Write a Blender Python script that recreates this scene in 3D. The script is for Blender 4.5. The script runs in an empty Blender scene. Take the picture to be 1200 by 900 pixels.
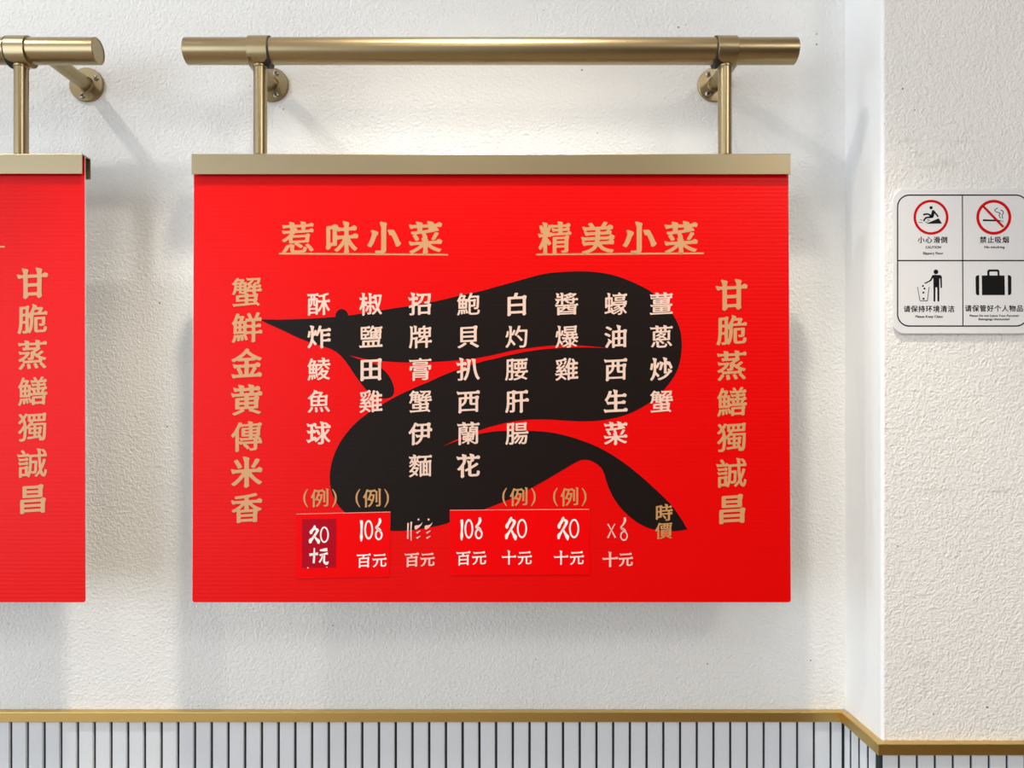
import bpy, bmesh, math
import numpy as np
from mathutils import Vector, Matrix
from mathutils.geometry import interpolate_bezier
S = bpy.context.scene
C = S.collection

# ------------------------------------------------------------ camera, world, lights
D = 0.971                    # camera to back wall
F = 867.0                    # focal length in pixels of the 1200 px frame
VX, VY = 580.0, 475.0        # where the camera axis meets the picture
ZC = 1.55                    # camera height

def P(px, py, y):            # picture point at real depth y (back wall is y = 0, room is y < 0)
    d = (D + y) / F
    return Vector(((px - VX) * d, y, ZC - (py - VY) * d))

cam = bpy.data.cameras.new('camera')
cam.sensor_width = 36; cam.lens = 36 * F / 1200
cam.shift_x = (600 - VX) / 1200; cam.shift_y = (VY - 450) / 1200
cam.clip_start = 0.01
co = bpy.data.objects.new('camera', cam); C.objects.link(co)
co.location = (0, -D, ZC); co.rotation_euler = (math.pi / 2, 0, 0)
S.camera = co
S.view_settings.view_transform = 'Standard'; S.view_settings.look = 'None'
S.view_settings.exposure = -0.18; S.view_settings.gamma = 1.0
S.view_settings.use_curve_mapping = False

w = bpy.data.worlds.new('world'); S.world = w; w.use_nodes = True
w.node_tree.nodes['Background'].inputs[0].default_value = (1.0, 0.93, 0.82, 1)
w.node_tree.nodes['Background'].inputs[1].default_value = 0.60

def area(name, loc, target, sx, sy, power, col, spread=180, shape='RECTANGLE'):
    l = bpy.data.lights.new(name, 'AREA'); l.shape = shape; l.size = sx; l.size_y = sy
    l.energy = power; l.color = col; l.spread = math.radians(spread)
    o = bpy.data.objects.new(name, l); C.objects.link(o); o.location = loc
    o.rotation_euler = (Vector(target) - Vector(loc)).to_track_quat('-Z', 'Y').to_euler()
    return o
# daylight from the shopfront far to the left, downlights in the ceiling
area('daylight_left', (-4.2, -1.35, 1.7), (0.4, -0.1, 1.5), 0.5, 2.2, 44, (0.66, 0.83, 1.0))
area('daylight_shopfront', (-2.6, -3.4, 1.7), (0.0, 0.0, 1.6), 2.6, 2.2, 78, (0.74, 0.86, 1.0))
area('downlight_near', (-1.36, -0.84, 3.04), (-0.1, -0.1, 1.5), 0.09, 0.09, 11, (1.0, 0.95, 0.87), shape='DISK')
area('downlight_centre', (-0.13, -2.1, 3.04), (0.0, 0.0, 1.6), 0.3, 0.3, 5, (1.0, 0.95, 0.87), shape='DISK')
area('downlight_right', (1.6, -2.3, 3.04), (0.8, 0.0, 1.5), 0.9, 0.9, 32, (1.0, 0.98, 0.94), shape='DISK')
def spot(name, loc, target, power, angle, blend, radius, col):
    l = bpy.data.lights.new(name, 'SPOT'); l.energy = power; l.color = col; l.spot_size = math.radians(angle)
    l.spot_blend = blend; l.shadow_soft_size = radius
    o = bpy.data.objects.new(name, l); C.objects.link(o); o.location = loc
    o.rotation_euler = (Vector(target) - Vector(loc)).to_track_quat('-Z', 'Y').to_euler()
spot('downlight_board', (-0.02, -0.66, 3.04), (-0.02, -0.66, 1.2), 108, 68.5, 0.3, 0.05, (1.0, 0.90, 0.74))

# ------------------------------------------------------------ materials
def mat(name, col, rough=0.5, metal=0.0, **kw):
    m = bpy.data.materials.new(name); m.use_nodes = True
    b = m.node_tree.nodes['Principled BSDF']
    b.inputs['Base Color'].default_value = (*col, 1); b.inputs['Roughness'].default_value = rough
    b.inputs['Metallic'].default_value = metal
    for k, v in kw.items(): b.inputs[k.replace('_', ' ')].default_value = v
    return m
def nodes(m):
    n = m.node_tree.nodes; return n, m.node_tree.links, n['Principled BSDF']
def bump(m, height, strength, dist):
    n, l, b = nodes(m)
    u = n.new('ShaderNodeBump'); u.inputs['Strength'].default_value = strength; u.inputs['Distance'].default_value = dist
    l.new(height, u.inputs['Height']); l.new(u.outputs[0], b.inputs['Normal'])
def pos(m, scale=(1, 1, 1)):
    n, l, b = nodes(m)
    g = n.new('ShaderNodeNewGeometry'); mp = n.new('ShaderNodeMapping'); mp.inputs['Scale'].default_value = scale
    l.new(g.outputs['Position'], mp.inputs['Vector']); return mp.outputs[0]
def noise(m, vec, scale, detail=2, rough=0.5):
    n, l, b = nodes(m); t = n.new('ShaderNodeTexNoise'); t.inputs['Scale'].default_value = scale
    t.inputs['Detail'].default_value = detail; t.inputs['Roughness'].default_value = rough
    l.new(vec, t.inputs['Vector']); return t.outputs['Fac']
def mth(m, op, a, b_=None, c=None):
    n, l, _ = nodes(m); t = n.new('ShaderNodeMath'); t.operation = op
    for i, v in enumerate((a, b_, c)):
        if v is None: continue
        if isinstance(v, (int, float)): t.inputs[i].default_value = v
        else: l.new(v, t.inputs[i])
    return t.outputs[0]
def ramp(m, fac, stops):
    n, l, _ = nodes(m); r = n.new('ShaderNodeValToRGB'); e = r.color_ramp.elements
    while len(e) < len(stops): e.new(0.5)
    for x, (p, c) in zip(e, stops): x.position = p; x.color = (*c, 1)
    l.new(fac, r.inputs[0]); return r.outputs[0]

def plaster(name, base, dark, spots, smudges):
    m = mat(name, base, 0.62); n, l, b = nodes(m)
    v = pos(m)
    a = noise(m, v, 360, 2.0, 0.55); a2 = noise(m, v, 190, 2, 0.5); vo = n.new('ShaderNodeTexVoronoi')
    vo.inputs['Scale'].default_value = 230; l.new(v, vo.inputs['Vector'])
    h = mth(m, 'ADD', mth(m, 'MULTIPLY', a, 1.0), mth(m, 'MULTIPLY', a2, 0.9))
    h = mth(m, 'ADD', h, mth(m, 'MULTIPLY', vo.outputs['Distance'], 0.35))
    bump(m, h, 0.8, 0.0014)
    big = noise(m, v, 5.5, 3, 0.6)
    col = ramp(m, big, [(0.3, dark), (0.7, base)])
    # small dirt specks and rubbed smudges at fixed places on the wall
    mask = None
    for (p, r) in spots:
        dn = n.new('ShaderNodeVectorMath'); dn.operation = 'DISTANCE'; dn.inputs[1].default_value = p; l.new(v, dn.inputs[0])
        k = mth(m, 'LESS_THAN', mth(m, 'ADD', dn.outputs['Value'], mth(m, 'MULTIPLY', a, r * 0.9)), r * 1.4)
        mask = k if mask is None else mth(m, 'MAXIMUM', mask, k)
    mx = n.new('ShaderNodeMix'); mx.data_type = 'RGBA'; l.new(mth(m, 'MULTIPLY', mask, 0.75), mx.inputs['Factor'])
    l.new(col, mx.inputs['A']); mx.inputs['B'].default_value = (0.10, 0.08, 0.07, 1)
    out = mx.outputs['Result']
    for (p, rx, rz) in smudges:
        mp = n.new('ShaderNodeMapping'); mp.vector_type = 'TEXTURE'; mp.inputs['Location'].default_value = p
        mp.inputs['Scale'].default_value = (rx, 1, rz); l.new(v, mp.inputs['Vector'])
        dn = n.new('ShaderNodeVectorMath'); dn.operation = 'LENGTH'; l.new(mp.outputs[0], dn.inputs[0])
        k = mth(m, 'SUBTRACT', 1.0, dn.outputs['Value']); k = mth(m, 'MAXIMUM', k, 0.0)
        k = mth(m, 'MULTIPLY', k, mth(m, 'MULTIPLY', a2, 0.45))
        mx = n.new('ShaderNodeMix'); mx.data_type = 'RGBA'; l.new(k, mx.inputs['Factor'])
        l.new(out, mx.inputs['A']); mx.inputs['B'].default_value = (0.42, 0.36, 0.26, 1); out = mx.outputs['Result']
    l.new(out, b.inputs['Base Color'])
    return m
YF = -0.092                                   # front face of the projecting wall
def sp(y, *pts): return [(tuple(P(a, b_, y)), r) for a, b_, r in pts]
M_wall = plaster('plaster_back', (0.84, 0.835, 0.82), (0.80, 0.795, 0.78),
    sp(0, (795, 32, .0014), (682, 82, .0014), (957, 40, .0011), (293, 101, .0009), (957, 52, .0013), (390, 733, .001),
       (950, 774, .0012), (829, 778, .001), (328, 125, .0008), (332, 128, .0010), (628, 773, .0008), (700, 156, .0008),
       (187, 355, .0012), (196, 500, .0010), (331, 798, .0008), (10, 731, .0008), (164, 797, .0009), (637, 12, .0008)),
    [(tuple(P(957, 38, 0)), .004, .004), (tuple(P(331, 126, 0)), .008, .006), (tuple(P(940, 281, 0)), .006, .003)])
M_col = plaster('plaster_pillar', (0.84, 0.82, 0.79), (0.81, 0.79, 0.76),
    sp(YF, (1058, 104, .0012), (1072, 129, .001), (1036, 145, .0012), (1035, 155, .001), (1090, 75, .0008), (1052, 640, .001),
       (1157, 829, .0016), (1094, 837, .0011), (1057, 199, .0007), (1096, 435, .0008), (1039, 595, .0008), (1117, 638, .0008)),
    [(tuple(P(1064, 165, YF)), .020, .004), (tuple(P(1125, 166, YF)), .036, .0018), (tuple(P(1106, 192, YF)), .018, .009),
     (tuple(P(1077, 181, YF)), .010, .006), (tuple(P(1083, 195, YF)), .022, .003), (tuple(P(1095, 575, YF)), .035, .004),
     (tuple(P(1171, 575, YF)), .022, .007), (tuple(P(1083, 806, YF)), .004, .014), (tuple(P(1080, 778, YF)), .02, .006)])
M_side = mat('plaster_side', (0.84, 0.84, 0.84), 0.6)
bump(M_side, noise(M_side, pos(M_side), 130, 2), 0.3, 0.0008)

def gold(name, col, rough, streak):
    m = mat(name, col, rough, 1.0); n, l, b = nodes(m)
    a = noise(m, pos(m, (1, 1, 1)), 900, 1); bump(m, a, 0.05, 0.0002)
    s = noise(m, pos(m, streak), 14, 3, 0.6)
    v = pos(m); mask = None
    for p, q in ((P(293, 69.5, -0.108), 0.006), (P(287, 68, -0.108), 0.004), (P(299, 70, -0.108), 0.005), (P(898, 66, -0.109), 0.0022)):
        dn = n.new('ShaderNodeVectorMath'); dn.operation = 'DISTANCE'; dn.inputs[1].default_value = p; l.new(v, dn.inputs[0])
        k = mth(m, 'LESS_THAN', mth(m, 'ADD', dn.outputs['Value'], mth(m, 'MULTIPLY', noise(m, pos(m, (0.4, 1, 2.2)), 420, 2), q*2.6)), q*1.75)
        mask = k if mask is None else mth(m, 'MAXIMUM', mask, k)
    mx = n.new('ShaderNodeMix'); mx.data_type = 'RGBA'; l.new(mth(m, 'MULTIPLY', mask, 0.7), mx.inputs['Factor'])
    mx.inputs['A'].default_value = (*col, 1); mx.inputs['B'].default_value = (0.09, 0.06, 0.06, 1); l.new(mx.outputs['Result'], b.inputs['Base Color'])
    l.new(mth(m, 'ADD', mth(m, 'MULTIPLY', s, 0.06), rough - 0.03), b.inputs['Roughness'])
    return m
M_gold = gold('champagne_metal', (0.37, 0.29, 0.165), 0.32, (1, 1, 1))
M_gold2 = gold('champagne_metal_flat', (0.335, 0.27, 0.165), 0.40, (1, 1, 6))
M_brass = gold('brushed_brass', (0.66, 0.46, 0.16), 0.34, (0.6, 8, 8))
M_screw = mat('screw_steel', (0.42, 0.38, 0.33), 0.35, 1.0)
M_recess = mat('screw_recess', (0.02, 0.02, 0.02), 0.7)
M_gap_shade = mat('gap_shade_black', (0.015, 0.015, 0.015), 0.6)  # black colour for the shade in the gap between clamp and pipe
M_white = mat('white_core', (0.75, 0.74, 0.74), 0.5)
M_tile = mat('tile_glaze', (0.70, 0.73, 0.77), 0.16, Coat_Weight=0.3)
bump(M_tile, noise(M_tile, pos(M_tile), 60, 2), 0.05, 0.001)
M_grout = mat('dark_grout', (0.022, 0.025, 0.027), 0.85)

def red_sheet(name, col, rough):
    m = mat(name, col, rough, Specular_IOR_Level=0.12); n, l, b = nodes(m)
    g = n.new('ShaderNodeNewGeometry'); sx = n.new('ShaderNodeSeparateXYZ'); l.new(g.outputs['Position'], sx.inputs[0])
    rib = mth(m, 'SINE', mth(m, 'MULTIPLY', sx.outputs['Z'], 2 * math.pi / 0.0048))
    nz = noise(m, pos(m, (0.5, 1, 10)), 22, 3, 0.6)
    bump(m, mth(m, 'ADD', mth(m, 'MULTIPLY', rib, 0.19), nz), 0.16, 0.0007)
    return m
M_red = red_sheet('red_vinyl', (0.73, 0.0015, 0.0015), 0.36)
M_black = red_sheet('black_print', (0.010, 0.006, 0.005), 0.42)
M_redst = mat('red_sticker', (0.82, 0.001, 0.002), 0.4, Specular_IOR_Level=0.06)
M_maroon = mat('maroon_sticker', (0.40, 0.001, 0.012), 0.35, Specular_IOR_Level=0.08)
M_paper = mat('sticker_paper_edge', (0.80, 0.30, 0.22), 0.5)
M_tan = mat('tan_print', (0.58, 0.295, 0.13), 0.45)
M_tan2 = mat('ochre_print', (0.52, 0.26, 0.09), 0.45)
M_cream = mat('cream_print', (0.78, 0.55, 0.45), 0.45)
M_pink = mat('pale_price_print', (0.85, 0.50, 0.43), 0.45)
M_wprint = mat('white_print', (0.86, 0.84, 0.80), 0.45)
M_acryl = mat('frosted_acrylic', (0.84, 0.83, 0.835), 0.2, IOR=1.45, Transmission_Weight=0.08)
M_ink = mat('black_ink', (0.006, 0.006, 0.006), 0.5, Specular_IOR_Level=0.12)
M_ink2 = mat('grey_ink', (0.35, 0.34, 0.34), 0.4)
M_signred = mat('sign_red', (0.58, 0.001, 0.004), 0.5, Specular_IOR_Level=0.1)
M_floor = mat('floor_tile', (0.42, 0.31, 0.20), 0.4)
M_added_dark = mat('added_wall_brown', (0.20, 0.13, 0.07), 0.5)  # dark brown for the two added, unseen walls
M_ceil = mat('ceiling_paint', (0.62, 0.61, 0.6), 0.8)

# ------------------------------------------------------------ helpers
def link(name, me, m=None, parent=None, smooth=False):
    o = bpy.data.objects.new(name, me); C.objects.link(o)
    for mm in (m if isinstance(m, (list, tuple)) else [m]):
        if mm: me.materials.append(mm)
    if smooth:
        for p in me.polygons: p.use_smooth = True
    if parent:
        bpy.context.view_layer.update()
        o.parent = parent; o.matrix_parent_inverse = parent.matrix_world.inverted()
    return o
def done(name, bm, m=None, parent=None, smooth=False):
    bmesh.ops.recalc_face_normals(bm, faces=bm.faces)
    me = bpy.data.meshes.new(name); bm.to_mesh(me); bm.free()
    return link(name, me, m, parent, smooth)
def box_bm(x0, x1, y0, y1, z0, z1, bev=0.0, seg=2):
    bm = bmesh.new()
    bmesh.ops.create_cube(bm, size=1.0, matrix=Matrix.Translation(((x0+x1)/2, (y0+y1)/2, (z0+z1)/2)) @ Matrix.Diagonal((x1-x0, y1-y0, z1-z0, 1)))
    if bev: bmesh.ops.bevel(bm, geom=bm.edges[:], offset=bev, segments=seg, affect='EDGES', profile=0.5)
    return bm
def lathe(bm, prof, origin, axis, seg=48, mi=0):
    """profile [(distance along axis, radius)] turned round an axis"""
    axis = Vector(axis).normalized(); q = Vector((0, 0, 1)).rotation_difference(axis)
    rings = []
    for (h, r) in prof:
        if r < 1e-7: rings.append([bm.verts.new(Vector(origin) + q @ Vector((0, 0, h)))]); continue
        rings.append([bm.verts.new(Vector(origin) + q @ Vector((r*math.cos(2*math.pi*i/seg), r*math.sin(2*math.pi*i/seg), h))) for i in range(seg)])
    for a, b in zip(rings, rings[1:]):
        for i in range(seg):
            j = (i + 1) % seg
            if len(a) == 1 and len(b) == 1: continue
            if len(a) == 1: f = bm.faces.new((a[0], b[i], b[j]))
            elif len(b) == 1: f = bm.faces.new((a[i], b[0], a[j]))
            else: f = bm.faces.new((a[i], b[i], b[j], a[j]))
            f.material_index = mi; f.smooth = True
    return bm
def sharp(o, ang=35):
    me = o.data; bm = bmesh.new(); bm.from_mesh(me)
    for e in bm.edges:
        if len(e.link_faces) == 2 and e.calc_face_angle(0) > math.radians(ang): e.smooth = False
    for f in bm.faces: f.smooth = True
    bm.to_mesh(me); bm.free()
def empty(name, loc, label, cat, group=None):
    o = bpy.data.objects.new(name, None); C.objects.link(o); o.location = loc; o.empty_display_size = 0.05
    o['label'] = label; o['category'] = cat
    if group: o['group'] = group
    return o
def struct(o): o['kind'] = 'structure'; return o

# -------- flat print: outlines in picture coordinates laid as thin ink on a real surface
_glyph = {}
def glyph(ch):
    """outlines of a character, in em units with the em box's middle at 0,0"""
    if ch in _glyph: return _glyph[ch]
    c = bpy.data.curves.new('type', 'FONT'); c.body = ch
    o = bpy.data.objects.new('type', c); C.objects.link(o)
    dg = bpy.context.evaluated_depsgraph_get(); cu = o.evaluated_get(dg).to_curve(dg)
    loops = []
    for s in cu.splines:
        bp = s.bezier_points; n = len(bp); L = []
        for i in range(n):
            a, b = bp[i], bp[(i+1) % n]
            straight = (a.handle_right - a.co).cross(b.co - a.co).length < 1e-5 and (b.handle_left - b.co).cross(b.co - a.co).length < 1e-5
            if straight: L.append(a.co.xy.copy())
            else: L += [v.xy for v in interpolate_bezier(a.co, a.handle_right, b.handle_left, b.co, 6)[:-1]]
        M = []
        for v in L:
            if not M or (v - M[-1]).length > 1e-4: M.append(v)
        if (M[0] - M[-1]).length < 1e-4: M.pop()
        loops.append(M)
    o.evaluated_get(dg).to_curve_clear(); bpy.data.objects.remove(o); bpy.data.curves.remove(c)
    _glyph[ch] = loops
    return loops
NR = 190; X0, Y0, SPAN = -0.12, -0.26, 1.24          # raster of the em box used to shape the type
def raster(loops):
    m = np.zeros((NR, NR), bool); g = SPAN / NR
    for L in loops:
        n = len(L)
        for i in range(n):
            (xa, ya), (xb, yb) = L[i], L[(i+1) % n]
            if ya == yb: continue
            if ya > yb: xa, ya, xb, yb = xb, yb, xa, ya
            r0 = max(0, math.ceil((ya - Y0)/g - 0.5)); r1 = min(NR, math.ceil((yb - Y0)/g - 0.5))
            for r in range(r0, r1):
                x = xa + (Y0 + (r + 0.5)*g - ya) * (xb - xa)/(yb - ya)
                c = max(0, math.ceil((x - X0)/g - 0.5))
                m[r, c:] ^= True
    return m
def shifted(m, dx, dy):
    o = np.zeros_like(m)
    ys, yd = (slice(0, NR-dy), slice(dy, NR)) if dy >= 0 else (slice(-dy, NR), slice(0, NR+dy))
    xs, xd = (slice(0, NR-dx), slice(dx, NR)) if dx >= 0 else (slice(-dx, NR), slice(0, NR+dx))
    o[yd, xd] = m[ys, xs]; return o
def grow(m, wx, wy):
    rx, ry = wx*NR/SPAN, wy*NR/SPAN; o = m.copy()
    for dy in range(-int(ry+.5), int(ry+.5)+1):
        k = rx*math.sqrt(max(0, 1 - (dy/max(ry, .5))**2)) if ry >= .5 else rx
        for dx in range(-int(k+.5), int(k+.5)+1): o |= shifted(m, dx, dy)
    return o
def blur(m, s):
    k = np.arange(-int(3*s)-1, int(3*s)+2); k = np.exp(-k*k/(2*s*s)); k /= k.sum()
    f = m.astype(float)
    f = np.apply_along_axis(lambda v: np.convolve(v, k, 'same'), 0, f)
    return np.apply_along_axis(lambda v: np.convolve(v, k, 'same'), 1, f)
def contours(f, t, eps):
    """outlines of f > t, thinned to the points that matter"""
    b = (f > t); g = SPAN/NR; seg = {}
    case = b[:-1, :-1]*1 + b[:-1, 1:]*2 + b[1:, 1:]*4 + b[1:, :-1]*8
    E = {1: [(3, 0)], 2: [(0, 1)], 3: [(3, 1)], 4: [(1, 2)], 5: [(3, 0), (1, 2)], 6: [(0, 2)], 7: [(3, 2)], 8: [(2, 3)], 9: [(2, 0)],
         10: [(0, 1), (2, 3)], 11: [(2, 1)], 12: [(1, 3)], 13: [(1, 0)], 14: [(0, 3)]}
    def key(r, c, e): return (r, c, 0) if e == 0 else (r, c+1, 1) if e == 1 else (r+1, c, 0) if e == 2 else (r, c, 1)
    for r, c in zip(*np.nonzero((case > 0) & (case < 15))):
        for a, z in E[int(case[r, c])]: seg[key(r, c, a)] = key(r, c, z)
    def pt(k):
        r, c, d = k
        if d == 0: u = (t - f[r, c])/(f[r, c+1] - f[r, c]); return (X0 + (c + .5 + u)*g, Y0 + (r + .5)*g)
        u = (t - f[r, c])/(f[r+1, c] - f[r, c]); return (X0 + (c + .5)*g, Y0 + (r + .5 + u)*g)
    out = []
    while seg:
        k0, k = seg.popitem(); L = [pt(k0)]
        while k != k0 and k in seg: L.append(pt(k)); k = seg.pop(k)
        def dp(a, b_):
            (xa, ya), (xb, yb) = L[a], L[b_]; dx, dy = xb-xa, yb-ya; l = math.hypot(dx, dy) or 1e-9; m, mi = 0, a
            for q in range(a+1, b_):
                d = abs((L[q][0]-xa)*dy - (L[q][1]-ya)*dx)/l
                if d > m: m, mi = d, q
            return dp(a, mi)[:-1] + dp(mi, b_) if m > eps else [a, b_]
        if len(L) < 8: continue
        h = len(L)//2; idx = dp(0, h)[:-1] + dp(h, len(L)-1)
        Q = [Vector(L[q]) for q in idx]
        if len(Q) > 2: out.append(Q)
    return out
def strokes_ends(ch, k):
    """wedges for the brush look: at the ends of strokes and at the shoulders of boxes"""
    add = []
    for L in glyph(ch):
        n = len(L)
        for i in range(n):
            p, a, b, q = L[i-1], L[i], L[(i+1) % n], L[(i+2) % n]
            e = b - a; d1 = a - p; d2 = q - b
            if d1.length > 0.13 and e.length > 0.13 and d1.normalized().y > 0.95 and e.normalized().x < -0.95:      # top right shoulder
                add.append([a + Vector(v)*k for v in ((-.12, -.01), (-.03, .040), (.034, .012), (.004, -.12), (-.05, -.05))])
            if not 0.035 < e.length < 0.105 or d1.length < 0.06 or d2.length < 0.06: continue
            d1n, d2n, en = d1.normalized(), d2.normalized(), e.normalized()
            if d1n.dot(d2n) > -0.7 or abs(en.dot(d1n)) > 0.65: continue
            o = (d1n - d2n).normalized()
            if o.cross(e) < 0: continue
            l_, r_ = (a, b) if a.x < b.x else (b, a); t_, b_ = (a, b) if a.y > b.y else (b, a); V = lambda x, y: Vector((x, y))*k
            if o.y > 0.75: add.append([l_ + V(-.050, .034), r_ + V(.022, -.014), r_ + V(.004, -.09), l_ + V(0, -.10)])
            elif o.x > 0.75: add.append([t_ + V(-.11, -.005), t_ + V(-.030, .046), t_ + V(.030, .004), b_ + V(.014, -.012), b_ + V(-.09, .006)])
            elif o.x < -0.75: add.append([t_ + V(-.036, .034), t_ + V(.05, -.004), b_ + V(.07, .004), b_ + V(.014, -.020)])
            elif o.y < -0.9: add.append([l_ + V(-.010, .05), l_ + V(-.006, -.006), l_*.5 + r_*.5 + V(-.010, -.030), r_ + V(.014, .010), r_ + V(.004, .06)])
            elif o.y < 0 and o.x > 0.2:                               # falling to the right: broad foot
                w_ = e.normalized(); m_ = (a + b)/2
                add.append([m_ - o*.16*k, a - w_*.030*k - o*.03*k, m_ + o*.045*k + Vector((.045, .012))*k, b + w_*.030*k - o*.03*k])
            elif o.y < 0: add.append([a, (a + b)/2 + o*.045*k, b])    # falling to the left: drawn to a point
    return add
_brush = {}
def brushy(ch, wx=0.020, wy=0.010, slope=0.055, flare=1.0):
    """turn the plain face into bold brush lettering: thicker uprights, rising horizontals, wedge-shaped stroke ends"""
    key = (ch, wx, wy, slope, flare)
    if key in _brush: return _brush[key]
    m = raster([[tuple(v) for v in L] for L in glyph(ch)])
    gaps = int((np.diff(m.astype(int), axis=0) == 1).sum(0).max()) + int((np.diff(m.astype(int), axis=1) == 1).sum(1).max())
    f = 1.25 if gaps <= 6 else 1.0 if gaps <= 9 else 0.72 if gaps <= 12 else 0.5
    if flare:
        for T_ in strokes_ends(ch, flare*(1.15 if gaps <= 9 else 0.8)): m |= raster([[tuple(v) for v in T_]])
    m = grow(m, wx*f, wy*f)
    res = [[Vector((v.x - 0.5, (v.y - 0.375) + slope*(v.x - 0.5))) for v in L] for L in contours(blur(m, 1.5), 0.46, 0.0028)]
    _brush[key] = res
    return res
_plain = {}
def heavy(ch, w, s=1.0):
    if (ch, w) not in _plain: _plain[ch, w] = contours(blur(grow(raster([[tuple(v) for v in L] for L in glyph(ch)]), w, w*0.6), s), 0.48, 0.003)
    return _plain[ch, w]
def plain(ch, w=0.012): return [[Vector((v.x - 0.5, v.y - 0.375)) for v in L] for L in heavy(ch, w)]
def at(loops, cx, cy, size, sy=None):
    sy = sy or size
    return [[(cx + v.x*size, cy - v.y*sy) for v in L] for L in loops]
def word(txt, cx, cy, size, w=0.012, sx=1.0, track=0.0):
    res = []; pen = 0; W = 0
    adv = []
    for ch in txt:
        if ch == ' ': adv.append(0.30); continue
        g = glyph(ch); xs = [v.x for L in g for v in L]; adv.append(max(xs) + 0.07 + track)
    W = sum(adv)*size*sx; x = cx - W/2
    for ch, a in zip(txt, adv):
        if ch != ' ':
            for L in heavy(ch, w): res.append([(x + v.x*size*sx, cy - (v.y - 0.36)*size) for v in L])
        x += a*size*sx
    return res
def smooth_loop(pts, closed=True, k=5):
    """Catmull-Rom through the points; a point given with a third value is a sharp corner"""
    n = len(pts); out = []
    for i in range(n if closed else n-1):
        p1, p2 = pts[i], pts[(i+1) % n]
        p0 = pts[i-1] if (closed or i) else p1
        p3 = pts[(i+2) % n] if (closed or i < n-2) else p2
        if len(p1) > 2: p0 = (2*p1[0]-p2[0], 2*p1[1]-p2[1])
        if len(p2) > 2: p3 = (2*p2[0]-p1[0], 2*p2[1]-p1[1])
        for j in range(k):
            t = j/k
            out.append(tuple(0.5*((2*p1[c]) + (-p0[c]+p2[c])*t + (2*p0[c]-5*p1[c]+4*p2[c]-p3[c])*t*t + (-p0[c]+3*p1[c]-3*p2[c]+p3[c])*t**3) for c in (0, 1)))
    if not closed: out.append(tuple(pts[-1][:2]))
    return out
def stroke(pts, ws, k=5):
    """a brush stroke: centre line and widths -> outline"""
    q = smooth_loop([(a, b) for a, b in pts], closed=False, k=k)
    n = len(q); L, R = [], []
    for i, (x, y) in enumerate(q):
        a = Vector(q[max(i-1, 0)]); b = Vector(q[min(i+1, n-1)]); d = (b - a).normalized()
        t = i/(n-1)*(len(ws)-1); j = min(int(t), len(ws)-2); wd = ws[j] + (ws[j+1]-ws[j])*(t-j)
        L.append((x - d.y*wd/2, y + d.x*wd/2)); R.append((x + d.y*wd/2, y - d.x*wd/2))
    return L + R[::-1]
def ring(cx, cy, rx, ry, w, wy=None, n=40, rot=0):
    wy = wy or w
    def e(a, b): return [(cx + a*math.cos(t)*math.cos(rot) - b*math.sin(t)*math.sin(rot), cy + a*math.cos(t)*math.sin(rot) + b*math.sin(t)*math.cos(rot)) for t in [2*math.pi*i/n for i in range(n)]]
    return [e(rx, ry), e(rx-w, ry-wy)[::-1]]
def disc(cx, cy, r, n=20): return [(cx + r*math.cos(2*math.pi*i/n), cy + r*math.sin(2*math.pi*i/n)) for i in range(n)]
def rrect(x0, y0, x1, y1, r, n=8):
    o = []
    for cx, cy, a in ((x1-r, y0+r, -90), (x1-r, y1-r, 0), (x0+r, y1-r, 90), (x0+r, y0+r, 180)):
        for i in range(n+1):
            t = math.radians(a + 90*i/n); o.append((cx + r*math.cos(t), cy + r*math.sin(t)))
    return o
def print_on(name, groups, surf, thick, m, parent, base=0.0):
    """groups: list of loop lists; each is filled on its own, then laid on surf(px, py, off)"""
    bm = bmesh.new()
    for loops in groups:
        c = bpy.data.curves.new('ink', 'CURVE'); c.dimensions = '2D'; c.fill_mode = 'BOTH'
        for L in loops:
            s = c.splines.new('POLY'); s.points.add(len(L)-1); s.use_cyclic_u = True
            for pnt, v in zip(s.points, L): pnt.co = (v[0], v[1], 0, 1)
        o = bpy.data.objects.new('ink', c); C.objects.link(o)
        dg = bpy.context.evaluated_depsgraph_get(); me = bpy.data.meshes.new_from_object(o.evaluated_get(dg))
        bpy.data.objects.remove(o); bpy.data.curves.remove(c)
        b2 = bmesh.new(); b2.from_mesh(me); bmesh.ops.remove_doubles(b2, verts=b2.verts, dist=1e-5)
        b2.faces.ensure_lookup_table()
        vmap = {}
        for v in b2.verts:
            vmap[v] = (bm.verts.new(surf(v.co.x, v.co.y, base + thick)), bm.verts.new(surf(v.co.x, v.co.y, base)) if v.is_boundary else None)
        for f in b2.faces:
            if f.calc_area() < 1e-9: continue
            try: bm.faces.new([vmap[v][0] for v in f.verts])
            except ValueError: pass
        for e in b2.edges:
            if e.is_boundary:
                a, b = vmap[e.verts[0]], vmap[e.verts[1]]
                try: bm.faces.new((a[0], b[0], b[1], a[1]))
                except (ValueError, TypeError): pass
        b2.free(); bpy.data.meshes.remove(me)
    bm.normal_update()
    me = bpy.data.meshes.new(name)
    bmesh.ops.recalc_face_normals(bm, faces=bm.faces)
    for f in bm.faces:                       # top faces look into the room
        if abs(f.normal.y) > 0.8 and f.normal.y > 0: f.normal_flip()
    bm.to_mesh(me); bm.free()
    return link(name, me, m, parent)

# ------------------------------------------------------------ the setting
XC = P(990.5, 475, 0).x                        # side face of the projecting wall
ZCEIL = 3.06
struct(done('wall_back', box_bm(-2.6, XC + 0.15, 0.0, 0.12, 0, ZCEIL), M_wall))
wall_b = bpy.data.objects['wall_back']
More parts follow.
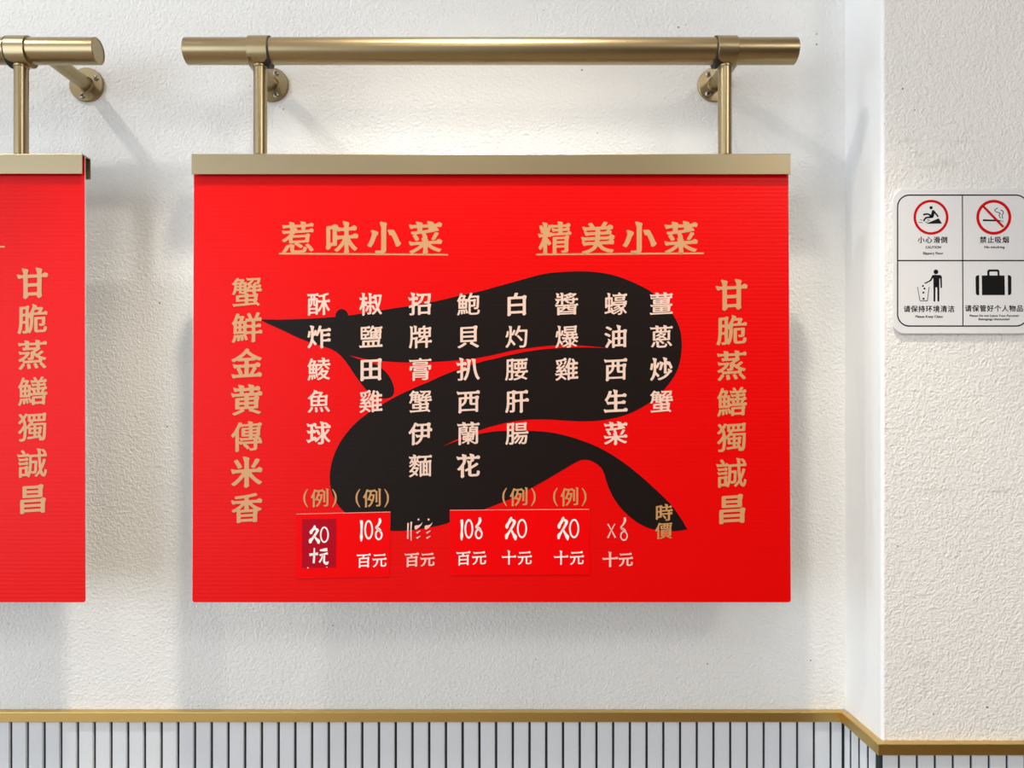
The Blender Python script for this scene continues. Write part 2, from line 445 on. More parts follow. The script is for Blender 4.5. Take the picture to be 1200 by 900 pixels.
# projecting wall: side face and front face, its outer edge slightly rounded by plaster
bm = bmesh.new(); R = 0.004
prof = [(XC, 0.0)] + [(XC + R - R*math.cos(t), YF + R - R*math.sin(t)) for t in [math.pi/2*i/6 for i in range(7)]] + [(2.2, YF), (2.2, 0.0)]
lo = [bm.verts.new((x, y, 0)) for x, y in prof]; hi = [bm.verts.new((x, y, ZCEIL)) for x, y in prof]
for i in range(len(prof)):
    j = (i+1) % len(prof); f = bm.faces.new((lo[i], lo[j], hi[j], hi[i])); f.material_index = 0 if prof[i][0] > XC + R*0.5 and prof[i][1] < 0 and prof[j][1] < 0 else 1
bm.faces.new(lo); bm.faces.new(hi)
wall_r = struct(done('wall_right', bm, [M_col, M_side]))
struct(done('floor', box_bm(-4.6, 2.2, -4.2, 0.12, -0.05, 0.0), M_floor))
struct(done('added_dark_wall_behind', box_bm(0.2, 2.3, -4.3, -4.2, 0, ZCEIL), M_added_dark))  # added out of view so the right end of the gold reflects dark
struct(done('added_dark_wall_right', box_bm(2.2, 2.3, -4.2, YF, 0, ZCEIL), M_added_dark))  # added out of view to block world light from the right
struct(done('ceiling', box_bm(-4.6, 2.2, -4.2, 0.12, ZCEIL, ZCEIL + 0.05), M_ceil))

# wainscot: dark grout bed, upright glazed tiles one by one, brass trim on top
ZB = P(0, 846.5, -0.010).z; ZT = P(0, 834.7, -0.010).z        # brass front face
ZF_T = P(0, 872.0, YF - 0.010).z; ZF_B = P(0, 885.4, YF - 0.010).z
ZLOW = ZB - 0.30; TP = 0.005; TG = 0.0031
def slope(y): return (y / (YF - 0.010))                        # the side trim steps from one height to the other
bm = box_bm(-2.6, XC, -0.0022, 0.0, ZLOW, ZB + 0.002); bed = done('grout_bed', bm, M_grout, wall_b)
bm = box_bm(XC - 0.0043, XC, YF, -0.0022, ZLOW, ZF_B + 0.001)
done('grout_bed', bm, M_grout, wall_r)
bm = box_bm(XC - 0.0022, 2.2, YF - 0.0022, YF, ZLOW, ZF_B + 0.001); done('grout_bed', bm, M_grout, wall_r)
def tile_mesh(wd, ht):
    bm = box_bm(-wd/2, wd/2, -TP, -0.002, -ht, 0)
    top = [e for e in bm.edges if all(v.co.y < -TP + 1e-6 for v in e.verts)]
    bmesh.ops.bevel(bm, geom=top, offset=0.0009, segments=2, affect='EDGES')
    bmesh.ops.recalc_face_normals(bm, faces=bm.faces)
    me = bpy.data.meshes.new('tile'); bm.to_mesh(me); bm.free(); me.materials.append(M_tile)
    return me
def put_tile(me, loc, rz, parent, k):
    o = bpy.data.objects.new('tile', me); C.objects.link(o); o.parent = parent; o.matrix_parent_inverse = parent.matrix_world.inverted()
    j = math.sin(k*12.9898)*43758.5453; j -= math.floor(j)
    o.location = loc; o.rotation_euler = (0, (j-0.5)*0.004, rz + (j-0.5)*0.006)
bpy.context.view_layer.update()
pitch_b = 19.62 * (D - TP) / F
g0 = (12.5 - VX) * (D - TP) / F
me_b = tile_mesh(pitch_b - TG, ZB - ZLOW)
n0 = -30
for k in range(n0, 49):
    put_tile(me_b, (g0 + (k + 0.5)*pitch_b, 0, ZB + 0.0015), 0, wall_b, k)
xa = g0 + 49*pitch_b + TG/2; xb = XC - TP - 0.0015
put_tile(tile_mesh(xb - xa, ZB - ZLOW), ((xa+xb)/2, 0, ZB + 0.0015), 0, wall_b, 99)
ys = [-0.006, -0.0245, -0.0465, -0.0685, YF + 0.0030]
done('corner_grout', box_bm(XC - TP + 0.0004, XC - 0.0012, YF - TP + 0.0008, YF + 0.0046, ZLOW, ZF_B + 0.001), M_grout, wall_r)
for k in range(4):
    ya, yb = ys[k] - TG*0.55, ys[k+1] + TG*0.55
    put_tile(tile_mesh(ya - yb, ZB - ZLOW), (XC, (ya+yb)/2, ZF_B + 0.0035 + (1-slope((ya+yb)/2))*(ZB-ZF_B)), -math.pi/2, wall_r, 200 + k)
pitch_f = 21.08 * (D + YF - TP) / F
f0 = (1054.2 - VX) * (D + YF - TP) / F
xa = (1034.8 - VX) * (D + YF - TP) / F; xb = f0 - TG/2
put_tile(tile_mesh(xb-xa, ZF_B-ZLOW), ((xa+xb)/2, YF, ZF_B + 0.0015), 0, wall_r, 300)
me_f = tile_mesh(pitch_f - TG, ZF_B - ZLOW)
for k in range(0, 36): put_tile(me_f, (f0 + (k+0.5)*pitch_f, YF, ZF_B + 0.0015), 0, wall_r, 301 + k)

# brass trims (three lengths, mitred at the corners)
B = 0.010
def trim(name, x0, x1, y, zb, zt):
    o = done(name, box_bm(x0, x1, y - B, y, zb, zt, 0.0007, 2), M_brass); struct(o); return o
trim('trim_1', -2.6, XC - B*0.3, 0.0, ZB, ZT)
trim('trim_3', XC - B, 2.2, YF, ZF_B, ZF_T)
bm = bmesh.new(); vs = []
for y, zb, zt in ((-B*0.9, ZB, ZT), (YF - B*0.92, ZF_B, ZF_T)):
    for x, z in ((XC - B, zb), (XC - B, zt), (XC, zt), (XC, zb)): vs.append(bm.verts.new((x, y, z)))
bm.faces.new(vs[:4]); bm.faces.new(vs[4:])
for i in range(4): bm.faces.new((vs[i], vs[(i+1) % 4], vs[4+(i+1) % 4], vs[4+i]))
bmesh.ops.bevel(bm, geom=bm.edges[:], offset=0.0006, segments=2, affect='EDGES')
struct(done('trim_2', bm, M_brass))

# ------------------------------------------------------------ hanging rails
YP = -0.0938                    # pipe axis
YCF, YCB = -0.1040, -0.0850     # lip planes of the channel
def screw(c, parent):
    bm = bmesh.new(); r = 0.0036
    lathe(bm, [(0, r*1.05), (0.0006, r*1.05), (0.0015, r*0.8), (0.0019, r*0.35), (0.0019, 0)], c, (0, -1, 0), 20)
    for s in (0, 1):
        d = bmesh.new(); a = math.radians(45 if s else -45)
        bmesh.ops.create_cube(d, size=1.0, matrix=Matrix.Translation(Vector(c) + Vector((0, -0.0018, 0))) @ Matrix.Rotation(a, 4, 'Y') @ Matrix.Diagonal((r*1.3, 0.0006, r*0.32, 1)))
        for f in d.faces: f.material_index = 1
        t = bpy.data.meshes.new('t'); d.to_mesh(t); d.free(); bm.from_mesh(t); bpy.data.meshes.remove(t)
    o = done('screw', bm, [M_screw, M_recess], parent); sharp(o); return o
def rail(x0px, x1px, rods, arms, flanges, chan, label, angles, ypx=60.0, notch=False):
    zc = P(0, ypx, YP).z; r = 0.01515
    X = lambda px: P(px, 0, YP).x
    root = empty('hanging_rail', (X((x0px+x1px)/2), 0, zc), label, 'rail', 'champagne sign rails on the back wall')
    bm = lathe(bmesh.new(), [(0, r-0.0022), (0.0, r-0.0006), (0.0006, r), (X(x1px)-X(x0px)-0.0006, r), (X(x1px)-X(x0px), r-0.0006), (X(x1px)-X(x0px), r-0.0022)], (X(x0px), YP, zc), (1, 0, 0), 72)
    o = done('pipe', bm, M_gold, root); sharp(o)
    for xe, dr in ((X(x0px), 1), (X(x1px), -1)):
        bm = lathe(bmesh.new(), [(0.004*1, r-0.0022), (0, r-0.0022), (0.0, 0)], (xe + 0.0004*dr, YP, zc), (dr, 0, 0), 48)
        # small bleed hole drawn as a real recess ring
        lathe(bm, [(-0.0002, 0.0012), (-0.0004, 0.0008), (-0.0001, 0.0)], (xe + 0.0004*dr, YP - 0.0015, zc - 0.0080), (dr, 0, 0), 12)
        o = done('end_cap', bm, M_gold, root); sharp(o)
    ztop = P(0, chan[2], YCF).z; zbot = P(0, chan[3], YCF).z
    for rx, side in rods:
        cx = X(rx); ro, ri = 0.0170, 0.01515; hw = 0.0118
        # strap round the pipe, its lower side drawn out into a collar over the rod
        bm = lathe(bmesh.new(), [(-hw, ri), (-hw, ro-0.0003), (-hw+0.0004, ro), (hw-0.0004, ro), (hw, ro-0.0003), (hw, ri)], (cx, YP, zc), (1, 0, 0), 72)
        for v in bm.verts:                           # the strap hangs lower at the rod
            dz = v.co.z - zc
            if dz < -0.004 and (v.co - Vector((v.co.x, YP, zc))).length > 0.0158: v.co.z -= 0.0022 * min(1, (-dz-0.004)/0.010)
        o = done('clamp', bm, M_gold, root); sharp(o); cl = o
        bm = lathe(bmesh.new(), [(-hw+0.002, ri), (-hw+0.002, ro-0.0010), (hw+0.0012, ro-0.0002), (hw+0.0012, ri)] if side < 0 else
                   [(-hw-0.0012, ri), (-hw-0.0012, ro-0.0002), (hw-0.002, ro-0.0010), (hw-0.002, ri)], (cx, YP, zc), (1, 0, 0), 60)
        for v in bm.verts:
            dz = v.co.z - zc
            if dz < -0.004 and (v.co - Vector((v.co.x, YP, zc))).length > 0.0156: v.co.z -= 0.0028 * min(1, (-dz-0.004)/0.010)
        sharp(done('clamp_gap_shade', bm, M_gap_shade, cl))  # black ring painting the shaded gap inside the loose clamp
        bm = lathe(bmesh.new(), [(0, 0.0088), (0.0018, 0.0086), (0.0024, 0.0080)], (cx, YP, zc - ro - 0.001), (0, 0, -1), 36)
        bm = lathe(bm, [(0, 0.0079), (zc - r - ztop + 0.0004, 0.0079)], (cx, YP, zc - r + 0.0015), (0, 0, -1), 40)
        sharp(done('drop_rod', bm, M_gold, root))
    for (ax, fx), ang in zip(zip(arms, flanges), angles):
        cx = X(ax); zf = P(0, 100, 0).z
        A = Vector((cx, YP + r*0.8, zc)); Bp = Vector((P(fx, 0, -0.003).x, -0.003, zc - 0.0002))
        d = Bp - A
        bm = lathe(bmesh.new(), [(0, 0.0088), (d.length-0.0035, 0.0088), (d.length-0.002, 0.0094), (d.length, 0.0112)], A, d, 36)
        sharp(done('wall_arm', bm, M_gold, root))
        bm = lathe(bmesh.new(), [(0, 0.0222), (0.0032, 0.0222), (0.004, 0.0214), (0.004, 0.0085)], (Bp.x, 0, Bp.z), (0, -1, 0), 56)
        fo = done('flange', bm, M_gold, root); sharp(fo)
        for a in ang:
            a = math.radians(a); screw((Bp.x + 0.0157*math.cos(a), -0.0039, Bp.z + 0.0157*math.sin(a)), fo)
    # channel: folded sheet, open below and at both ends
    xl, xr = P(chan[0], 0, YCF).x, P(chan[1], 0, YCF).x; t = 0.0012; b = 0.0011
    zbb = zbot - 0.0012
    prof = [(YCF, zbot), (YCF, ztop-b), (YCF+b*0.3, ztop-b*0.3), (YCF+b, ztop), (YCB-b, ztop), (YCB-b*0.3, ztop-b*0.3), (YCB, ztop-b), (YCB, zbb),
            (YCB-t, zbb), (YCB-t, ztop-t-b*0.3), (YCF+t, ztop-t-b*0.3), (YCF+t, zbot-0.0)]
    bm = bmesh.new()
    A_ = [bm.verts.new((xl, y, z)) for y, z in prof]; B_ = [bm.verts.new((xr, y, z)) for y, z in prof]
    for i in range(len(prof)): j = (i+1) % len(prof); bm.faces.new((A_[i], A_[j], B_[j], B_[i]))
    bm.faces.new(A_); bm.faces.new(B_)
    bmesh.ops.recalc_face_normals(bm, faces=bm.faces)
    done('top_channel', bm, M_gold2, root)
    return root
rail(218.5, 932, [(305, -1), (849.5, 1)], [290, 865.5], [318, 838], (224.5, 926.5, 180, 204),
     'champagne metal sign rail with both ends in view, above the full red board', [(66, -66, 180), (125, 232, 0)])
rail(-598, 115.5, [(-518, -1), (25, 1)], [-536, 50], [-428, 101], (-606, 96, 180, 203.5),
     'champagne metal sign rail at the left picture edge, only its right end in view', [(66, -66, 180), (31, 151, 253)])

# ------------------------------------------------------------ menu boards
YB0 = -0.0979                                     # red face where it leaves the channel
def board_surf(px, py, off):                      # the board leans out a little towards its foot
    return P(px, py, YB0 - 0.0062*(py - 204)/502 - off)
def slab(name, outline, surf, o0, o1, m, parent):
    bm = bmesh.new()
    a = [bm.verts.new(surf(x, y, o0)) for x, y in outline]; b = [bm.verts.new(surf(x, y, o1)) for x, y in outline]
    n = len(outline)
    bm.faces.new(a); bm.faces.new(b)
    for i in range(n): bm.faces.new((a[i], a[(i+1) % n], b[(i+1) % n], b[i]))
    return done(name, bm, m, parent)
def board_outline(tl, tr, bl, br, top, bot, r=3.0):
    o = [(tl, top), (tr, top)]
    for i in range(5): t = math.radians(90*i/4); o.append((br - r + r*math.cos(t), bot - r + r*math.sin(t)))
    for i in range(5): t = math.radians(90 + 90*i/4); o.append((bl + r + r*math.cos(t), bot - r + r*math.sin(t)))
    return o
def column(chars, cx, ys, size, **kw):
    return [at(brushy(ch, **kw), cx, y, size) for ch, y in zip(chars, ys)]
def lettering(groups, m, parent, surf=board_surf, base=0.0004, name='lettering', label=None):
    o = print_on(name, groups, surf, 0.00015, m, parent, base)
    if label: o['label'] = label
    return o

ctr = board_surf(576, 706, 0)
board = empty('menu_board', (ctr.x, ctr.y, ctr.z), 'red menu board with a black goose emblem and eight dish columns, hung right of centre', 'sign', 'red hanging menu boards')
slab('panel', board_outline(227, 924, 225, 927, 184, 706), board_surf, 0.0, -0.0040, M_white, board)
slab('face_sheet', board_outline(227.3, 923.7, 225.3, 926.7, 184, 705.8), board_surf, 0.0004, 0.0, M_red, board)
K = 1
emb = [(304,374.2,K),(330,374.5),(360,373.5),(380,372.3),(392.8,371.3,K),(394,366.5),(397,363.2),(400.5,362),(404.5,363.5),(407.3,366.5),(408,369.8,K),
 (430,366.5),(460,361.5),(490,357),(520,351),(540,346),(560,342),(580,336.5),(600,331),(630,322.7),(650,319.3),(680,318),(705,319.7),(730,326),(760,340),
 (778,356),(790,371),(797,387),(799,406),(796.5,425),(790,441),(777.5,457.5),(762.5,471),(742.5,482.5),(725,488.7),(705,492.5),(685,493.7),(665,493),
 (645,491.7),(625,491.5),(610,492.7),(595,495),(575,500),(560,505),(540,513),(518.7,523,K),(537.5,516),(560,509),(580,505.5),(605,504.5),(625,505),
 (645,506.7),(665,511),(685,517.5),(705,526),(725,538),(745,553),(765,570.5),(785,590),(797,606),(805.5,620.3,K),(795,622),(782,622.3),(762,619.5),(745,611),
 (730,598),(720,585),(713.7,572.5),(710,562),(707.8,554.5),(704,547.8),(697.5,542.5),(690,539.3),(682.5,539),(675,541.7),(660,550.5),(640,562.3),(620,573.5),
 (600,583.7),(582.5,591),(566,597.5),(540,606.5),(520,614.5),(495,619.5),(475,621.9),(457.5,621.9),(440,619.5),(420,611.5),(403.7,600),(395,590),(388.9,577.5),
 (386.6,565),(386.8,552.5),(390,537.5),(397.5,520),(410,502.8),(425,488.7),(445,475.6),(463,465.3),(485,454.8),(502.5,447.5),(525,437.5),(560,425.2),(580,420.3),(600,415.5),
 (620,411.5),(640,409),(662.5,407.6),(690,407.1),(714.5,408.1,K),(695,406.0),(675,404.8),(650,404.8),(635,406),(615,408.5),(600,410.8),(580,415.5),
 (560,419.3),(535,422.2),(515,423.7),(495,424.7),(470,424.5),(450,423.3),(432.5,421.4),(420,418.8),(409,416.4,K),(420,420.6),(436,425),(447,431.5),(454,438),(459,446),
 (461.7,455),(461.3,461.5),(458.5,465),(452.5,466.9),(446,466.4),(437.5,463),(429,456.5),(418,442.5),(408,427.5),(399,416.5),(390,410),(380,406.2),(367.5,402.6),
 (350,396),(330,386.5),(315,379.8)]
eo = lettering([[smooth_loop(emb, True, 4)]], M_black, board, base=0.0004, name='goose_emblem')
B2 = 0.00062
T = dict(wx=0.026, wy=0.012, flare=1.0, slope=0.06)
lettering([at(brushy(c, **T), x, 279, 39) for c, x in zip('惹味小菜', (349, 400, 449.5, 498.5))], M_tan, board, label='tan heading above the beak, underlined')
lettering([at(brushy(c, **T), x, 279, 39) for c, x in zip('精美小菜', (650, 700.5, 749, 798))], M_tan, board, label='tan heading above the arched back, underlined')
def bar(x0, x1, y, h, y1=None):
    y1 = y if y1 is None else y1
    return [[(x0, y-h/2), (x1, y1-h/2), (x1, y1+h/2), (x0, y+h/2)]]
lettering([bar(327, 525, 297.2, 1.9, 298.4)], M_tan, board, name='underline'); lettering([bar(628.5, 824.7, 298.2, 1.9, 296.8)], M_tan, board, name='underline')
YS = [342 + 42.2*i for i in range(7)]
lettering(column('蟹鮮金黄傳米香', 289, [342.3, 384, 426, 469, 511.5, 553.5, 595.5], 36.5, **T), M_tan, board, base=B2, label='tan vertical line of seven characters at the left edge')
lettering(column('甘脆蒸鱔獨誠昌', 857.5, [345.6, 387.3, 428.7, 471, 512.5, 554.5, 596.7], 36, **T), M_tan, board, base=B2, label='tan vertical line of seven characters at the right edge')
DY = [356.3, 394.8, 432.8, 470.5, 508, 546]
Tc = dict(wx=0.021, wy=0.009, flare=1.0, slope=0.05)
for txt, x in (('酥炸鯪魚球', 373.5), ('椒鹽田雞', 434.5), ('招牌膏蟹伊麵', 492.5), ('鮑貝扒西蘭花', 548.8), ('白灼腰肝腸', 605.5), ('醬爆雞', 664), ('蠔油西生菜', 721.5), ('薑蔥炒蟹', 775)):
    lettering(column(txt, x, DY, 27.8, **Tc), M_cream, board, base=B2)
def li(cx, cy):
    g = [at(brushy('例', wx=0.02, wy=0.008, slope=0.05), cx, cy, 22.5)]
    for s in (-1, 1):
        g.append([stroke([(cx + s*14.5, cy-10.5), (cx + s*18, cy-4), (cx + s*18, cy+4), (cx + s*14.5, cy+10.8)], [0.9, 2.2, 2.2, 0.9])])
    return g
for x, y in ((375, 583.7), (436.2, 583.7), (608.2, 582.3), (667.7, 582.3)): lettering(li(x, y), M_tan2, board, base=B2)
lettering([at(brushy('時', **Tc), 777.8, 601, 20.5), at(brushy('價', **Tc), 777.8, 622, 20.5)], M_tan2, board, base=B2)

# price figures drawn stroke by stroke (x, y are pixels inside a 10x zoom of the photograph)
def Z(ox, oy, s=10.0): return lambda pts: [(ox + x/s, oy + y/s) for x, y in pts]
def st(z, pts, ws): return [stroke(z(pts), [v/10 for v in ws])]
def ten_six(z):      # 1, 0 and the looped figure
    return [st(z, [(783,148),(788,200),(785,300),(783,395)], [30,34,28,22,34,12]),
            ring(*z([(870,258)])[0], 5.1, 11.4, 1.9, 2.4),
            st(z, [(998,122),(1003,160),(985,200),(960,232),(990,256)], [22,34,26,24,30]),
            ring(*z([(988,318)])[0], 4.5, 6.2, 1.9, 2.1),
            st(z, [(962,225),(1000,262),(1012,296)], [18,32,16])]
def nine_zero(z, w=1.0):     # strokes of the nine-like figure followed by 0
    return [st(z, [(205,108),(190,150),(155,205),(152,245)], [14,36,30,40,16]),
            st(z, [(196,140),(238,160),(225,205),(175,290),(150,325),(146,368)], [24,34,28,24,40,20]),
            st(z, [(196,248),(222,300),(246,340),(252,380)], [20,26,46,14]),
            ring(*z([(328,244)])[0], 5.9, 11.3, 1.9, 2.2)]
za = Z(345, 595)
stkA = slab('price_sticker', [(347, 602.8), (457.5, 600.3), (456.3, 676), (346.7, 678.2)], board_surf, 0.0010, 0.0006, M_redst, board)
slab('paper_edge', [(347.3, 602.1), (457.6, 599.5), (456.2, 675.8), (346.9, 678)], board_surf, 0.00085, 0.00062, M_paper, stkA)
lettering(ten_six(za), M_wprint, stkA, base=0.0010)
lettering([at(brushy('百', wx=.012, wy=.006, slope=.06), 426.3, 656.9, 17), at(brushy('元', wx=.012, wy=.006, slope=.06), 444.8, 656.6, 17)], M_wprint, stkA, base=0.0010)
stkC = slab('price_sticker', [(354, 608.2), (393.7, 608.2), (393.2, 664.6), (354, 664.8)], board_surf, 0.0014, 0.00101, M_maroon, board)
stkC['label'] = 'small dark red sticker stuck over the larger one'
zc_ = lambda pts: [(345 + (x*0.86 + 65)/10, 595 + (y*0.86 + 115)/10) for x, y in pts]
def nine_zero_small(z):
    return [st(z, [(205,108),(190,150),(155,190),(152,225)], [14,34,30,38,20]),
            st(z, [(200,150),(238,170),(225,205),(175,280),(145,310),(140,350)], [24,32,28,26,42,24]),
            st(z, [(190,248),(222,290),(250,320),(252,358)], [20,26,42,20]),
            ring(*z([(333,234)])[0], 5.2, 9.6, 1.7, 1.9)]
zz = Z(345, 595)
lettering(nine_zero_small(zc_) + [
    st(zz, [(176,552),(225,545),(276,540)], [34,24,36]), st(zz, [(233,472),(232,560),(226,650)], [14,24,24]),
    st(zz, [(298,500),(345,495),(386,490)], [16,34,40]), st(zz, [(296,556),(340,545),(392,534)], [26,16,30]),
    st(zz, [(330,560),(318,600),(292,640)], [14,18,22]), st(zz, [(352,555),(348,610),(352,640),(380,652),(398,605)], [18,22,26,34,14])], M_wprint, stkC, base=0.0014)
for q in (disc(360.8, 665.4, 0.8, 8), disc(383, 664.6, 0.6, 8)): lettering([[q]], M_wprint, stkA, base=0.0016, name='torn_paper_speck')
zb = Z(465, 595)
stkB = slab('price_sticker', [(527, 598.2), (690.3, 597.2), (691, 673.2), (528, 674.3)], board_surf, 0.0010, 0.0006, M_redst, board)
slab('paper_edge', [(527.2, 597.5), (690.4, 596.4), (690.8, 673), (528.1, 674.1)], board_surf, 0.00085, 0.00062, M_paper, stkB)
lettering(ten_six(lambda p: zb([(x*0.98 - 8, y*0.98 - 5) for x, y in p])), M_wprint, stkB, base=0.0010)
lettering([at(brushy('百', wx=.012, wy=.006, slope=.06), 543, 654.2, 17), at(brushy('元', wx=.012, wy=.006, slope=.06), 561.5, 653.8, 17)], M_wprint, stkB, base=0.0010)
for ox in (640, 578.9):
    lettering(nine_zero(Z(ox, 595)) + [at(brushy('十', wx=.012, wy=.006, slope=.04), ox + 17.5, 653.5, 17), at(brushy('元', wx=.012, wy=.006, slope=.06), ox + 36, 653.7, 17)], M_wprint, stkB, base=0.0010)
g = [st(zb, [(132,178),(130,270),(128,365)], [18,18,14,18]), st(zb, [(170,165),(166,270),(168,385)], [22,14,14,10])]
for dx in (0, 118):
    g += [[disc(*zb([(254+dx, 138)])[0], 1.15, 10)],
          [zb([(208+dx,215),(225+dx,206),(255+dx,205),(282+dx,190),(301+dx,168),(290+dx,200),(262+dx,232),(235+dx,250),(222+dx,256),(208+dx,245)])],
          st(zb, [(232+dx,298),(252+dx,284),(276+dx,270)], [22,14,8]), st(zb, [(232+dx,358),(252+dx,346),(276+dx,332)], [22,16,8])]
g += [at(brushy('百', slope=.06), 482.6, 656.0, 17), at(brushy('元', slope=.06), 501, 655.7, 17)]
lettering(g, M_pink, board, base=B2)
zd = Z(640, 595)
lettering([st(zd, [(722,190),(765,262),(812,352)], [16,12,20]), st(zd, [(806,190),(765,262),(724,355)], [12,12,18]),
           st(zd, [(918,115),(925,150),(900,200),(876,232),(910,262)], [22,30,18,16,30]), ring(*zd([(912,330)])[0], 4.5, 5.9, 1.5, 1.7), st(zd, [(880,230),(918,262),(932,292)], [14,28,12]),
           at(brushy('十', slope=.05), 715, 655.6, 18), at(brushy('元', slope=.06), 733.3, 655.7, 17)], M_pink, board, base=B2)

# left board, cut by the picture edge
ctr = board_surf(-252, 706, 0)
lb = empty('menu_board', (ctr.x, ctr.y, ctr.z), 'red menu board cut off by the left picture edge, one tan column in view', 'sign', 'red hanging menu boards')
slab('panel', board_outline(-601, 100.2, -602, 101.2, 184, 706), board_surf, 0.0, -0.0042, M_white, lb)
slab('face_sheet', board_outline(-600.7, 99.3, -601.7, 100.2, 184, 705.8), board_surf, 0.0004, 0.0, M_red, lb)
lettering(column('甘脆蒸鱔獨誠昌', 38, [332, 374.3, 416, 458.5, 500.5, 543, 585], 35.5, **T), M_tan, lb, base=B2)
lettering([at(brushy('菜', **T), -21, 270, 39)], M_tan, lb)
lettering([bar(-191, 5.5, 290.5, 1.9, 289.2)], M_tan, lb, name='underline')

# ------------------------------------------------------------ acrylic notice plate on the projecting wall
YN = YF - 0.0005
def plate_surf(px, py, off): return P(px, py, YN - 0.0035 - off)
# the plate hangs a hair out of square: small lean as in the photograph
def PS(px, py, off=0.0): return plate_surf(px, py, off)
pc = PS(1128, 391, 0)
plate = empty('notice_plate', (pc.x, pc.y, pc.z), 'frosted acrylic notice plate with four pictogram panels on the projecting wall', 'sign')
bm = bmesh.new(); ol = rrect(1045.8, 221.5, 1210, 391.3, 14, 10)
rings_ = []
for off, ins in ((-0.0035, 0), (-0.0006, 0), (0.0, 0.7)):
    rings_.append([bm.verts.new(PS(1128 + (x-1128)*(1-ins/82), 306 + (y-306)*(1-ins/85), off)) for x, y in ol])
for a, b in zip(rings_, rings_[1:]):
    for i in range(len(a)): j = (i+1) % len(a); bm.faces.new((a[i], a[j], b[j], b[i]))
bm.faces.new(rings_[0]); bm.faces.new(rings_[-1])
done('plate', bm, M_acryl, plate)
fr_o = rrect(1051.2, 227.9, 1205.2, 382.8, 14.4, 12); fr_i = rrect(1052.6, 229.4, 1203.8, 381.3, 13.0, 12)
def plab(name, groups, m): return print_on(name, groups, PS, 0.0001, m, plate, 0.00005)
fr = plab('frame_line', [[fr_o, fr_i[::-1]], bar(1052, 1204.4, 305.3, 1.4), [[(1127.3, 228.6), (1128.4, 228.6), (1129.0, 382.2), (1127.8, 382.2)]]], M_ink)
z1 = Z(1040, 215); z2 = Z(1125, 215); z3 = Z(1040, 300); z4 = Z(1120, 300)
plab('ring_mark', [ring(1091.0, 254.6, 20.5, 20.5, 3.0, n=56)], M_signred)
plab('falling_figure', [[disc(1091.1, 243.4, 1.9, 14)],
     st(z1, [(418,366),(470,358),(505,375)], [20,19,20]), st(z1, [(424,440),(450,404),(500,396),(525,385)], [20,20,20,22]),
     [z1([(524,312),(545,312),(602,384),(588,397),(553,352),(536,402),(492,408),(486,388),(510,366)])],
     [z1([(450,472),(600,408),(640,470)])],
     st(z1, [(384,424),(410,430)], [7,7]), st(z1, [(366,455),(410,459)], [7,7]), st(z1, [(442,452),(470,450),(486,436)], [7,6,4]), st(z1, [(462,424),(490,428),(498,440)], [6,6,4])], M_ink)
plab('lettering', [at(plain(c, .022), x, 281.1, 8.2) for c, x in zip('小心滑倒', (1079.5, 1088.5, 1097.8, 1106.5))]
     + [word('CAUTION', 1093.7, 289.7, 4.2, .034, 0.93, .0), word('Slippery Floor', 1093.5, 296.7, 3.9, .034, 1.0)], M_ink)
plab('ring_mark', [ring(1164.6, 254.6, 20.5, 20.5, 3.4, n=56), [z2([(262,276),(286,262),(520,502),(498,520)])]], M_signred)
plab('cigarette', [[z2([(268,420),(405,424),(430,444),(268,440)])], [z2([(434,428),(478,432),(478,442),(446,446)])],
     st(z2, [(446,285),(410,308),(420,330),(470,350),(458,378),(476,410)], [7,9,9,9,9,7]), st(z2, [(472,312),(500,322),(508,350),(494,372),(500,412)], [9,9,9,8,8])], M_ink)
plab('cigarette_tip', [[z2([(484,432),(493,432),(493,452),(484,450)])], [z2([(498,432),(507,432),(507,456),(498,455)])]], M_ink2)
plab('lettering', [at(plain(c, .022), x, 281.0, 8.2) for c, x in zip('禁止吸烟', (1152.2, 1161.0, 1169.6, 1178.6))] + [word('No smoking', 1165.5, 289.4, 3.9, .034, 1.12, .03)], M_ink)
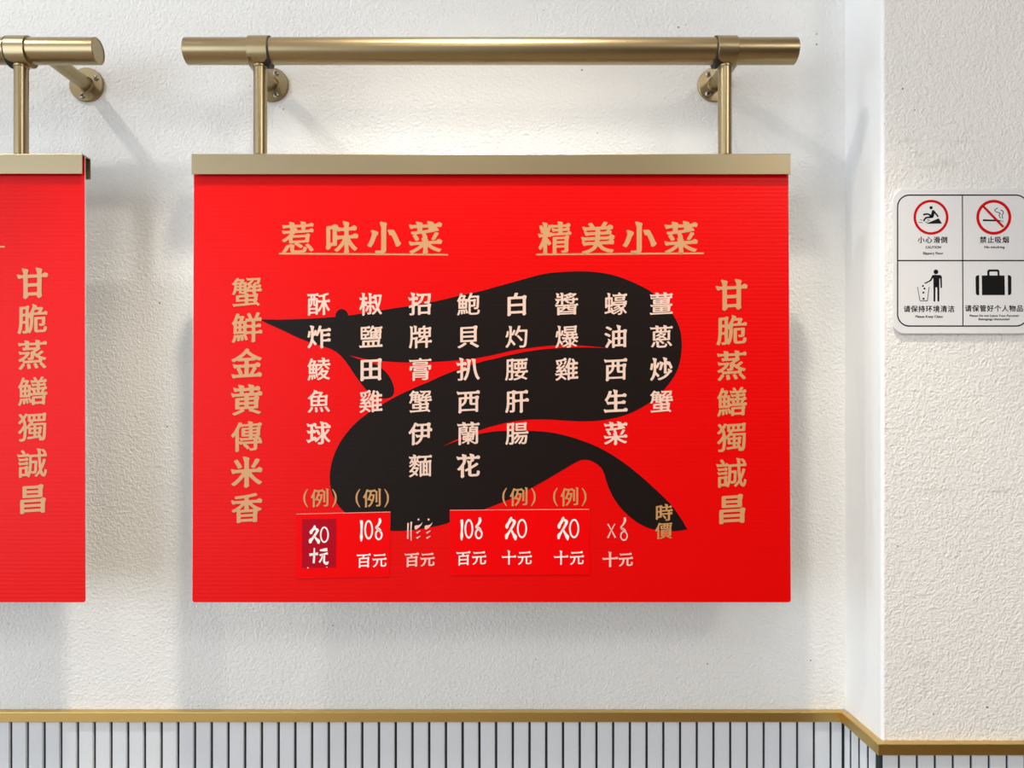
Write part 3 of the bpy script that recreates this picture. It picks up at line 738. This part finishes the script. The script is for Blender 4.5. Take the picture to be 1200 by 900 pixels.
plab('litter_figure', [[disc(*z3([(568,186)])[0], 2.75, 18)],
     [z3([(540,222),(610,222),(630,228),(638,245),(638,370),(632,378),(622,370),(618,262),(608,262),(608,525),(600,536),(586,530),(583,368),(563,368),(560,530),(550,538),(540,528),(538,262),(528,262),(514,292),(440,327),(432,316),(490,288),(505,270),(518,238),(526,226)])],
     [disc(*z3([(416,352)])[0], 1.15, 8)], [disc(*z3([(434,382)])[0], 1.2, 8)], [disc(*z3([(421,429)])[0], 1.2, 8)], [disc(*z3([(422,500)])[0], 1.25, 8)],
     st(z3, [(352,362),(380,522)], [7,7]), st(z3, [(380,525),(470,525)], [7,7]), st(z3, [(488,362),(468,525)], [7,7])], M_ink)
plab('lettering', [at(plain(c, .022), 1062.9 + 8.62*i, 362.0, 8.2) for i, c in enumerate('请保持环境清洁')] + [word('Please Keep Clean', 1088.7, 370.8, 3.9, .034, 1.02)], M_ink)
plab('suitcase', [[z4([(305,228),(572,228),(576,458),(308,458)])], [z4([(275,225),(255,226),(238,236),(232,250),(236,440),(245,455),(262,460),(275,460)])],
     [z4([(610,224),(632,226),(646,236),(652,250),(652,436),(644,452),(628,458),(612,458)])],
     [z4([(370,228),(370,175),(385,158),(492,158),(510,170),(514,228),(490,228),(490,190),(484,182),(400,182),(395,190),(396,228)])]], M_ink)
plab('lettering', [at(plain(c, .022), 1134.7 + 8.63*i, 361.4, 8.2) for i, c in enumerate('请保管好个人物品')]
     + [word('Please Do not Leave Your Personal', 1164.9, 369.8, 3.5, .034, 1.05, .0), word('Belongings Unattended', 1164.9, 373.9, 3.5, .034, 1.05, .0)], M_ink)

# ------------------------------------------------------------ lamps in the ceiling (outside the frame)
for (x, y, r), lab in zip(((-1.36, -0.84, .06), (-0.13, -2.1, .15), (-0.02, -0.66, .055)), ('round white ceiling downlight nearer the left board', 'wide round ceiling downlight furthest from the wall', 'round ceiling downlight straight above the full red board')):
    t = empty('ceiling_downlight', (x, y, ZCEIL), lab, 'lamp')
    sharp(done('rim', lathe(bmesh.new(), [(0, r+.004), (0, r+.018), (.006, r+.016), (.006, r+.004)], (x, y, ZCEIL), (0, 0, -1), 40), M_white, t))
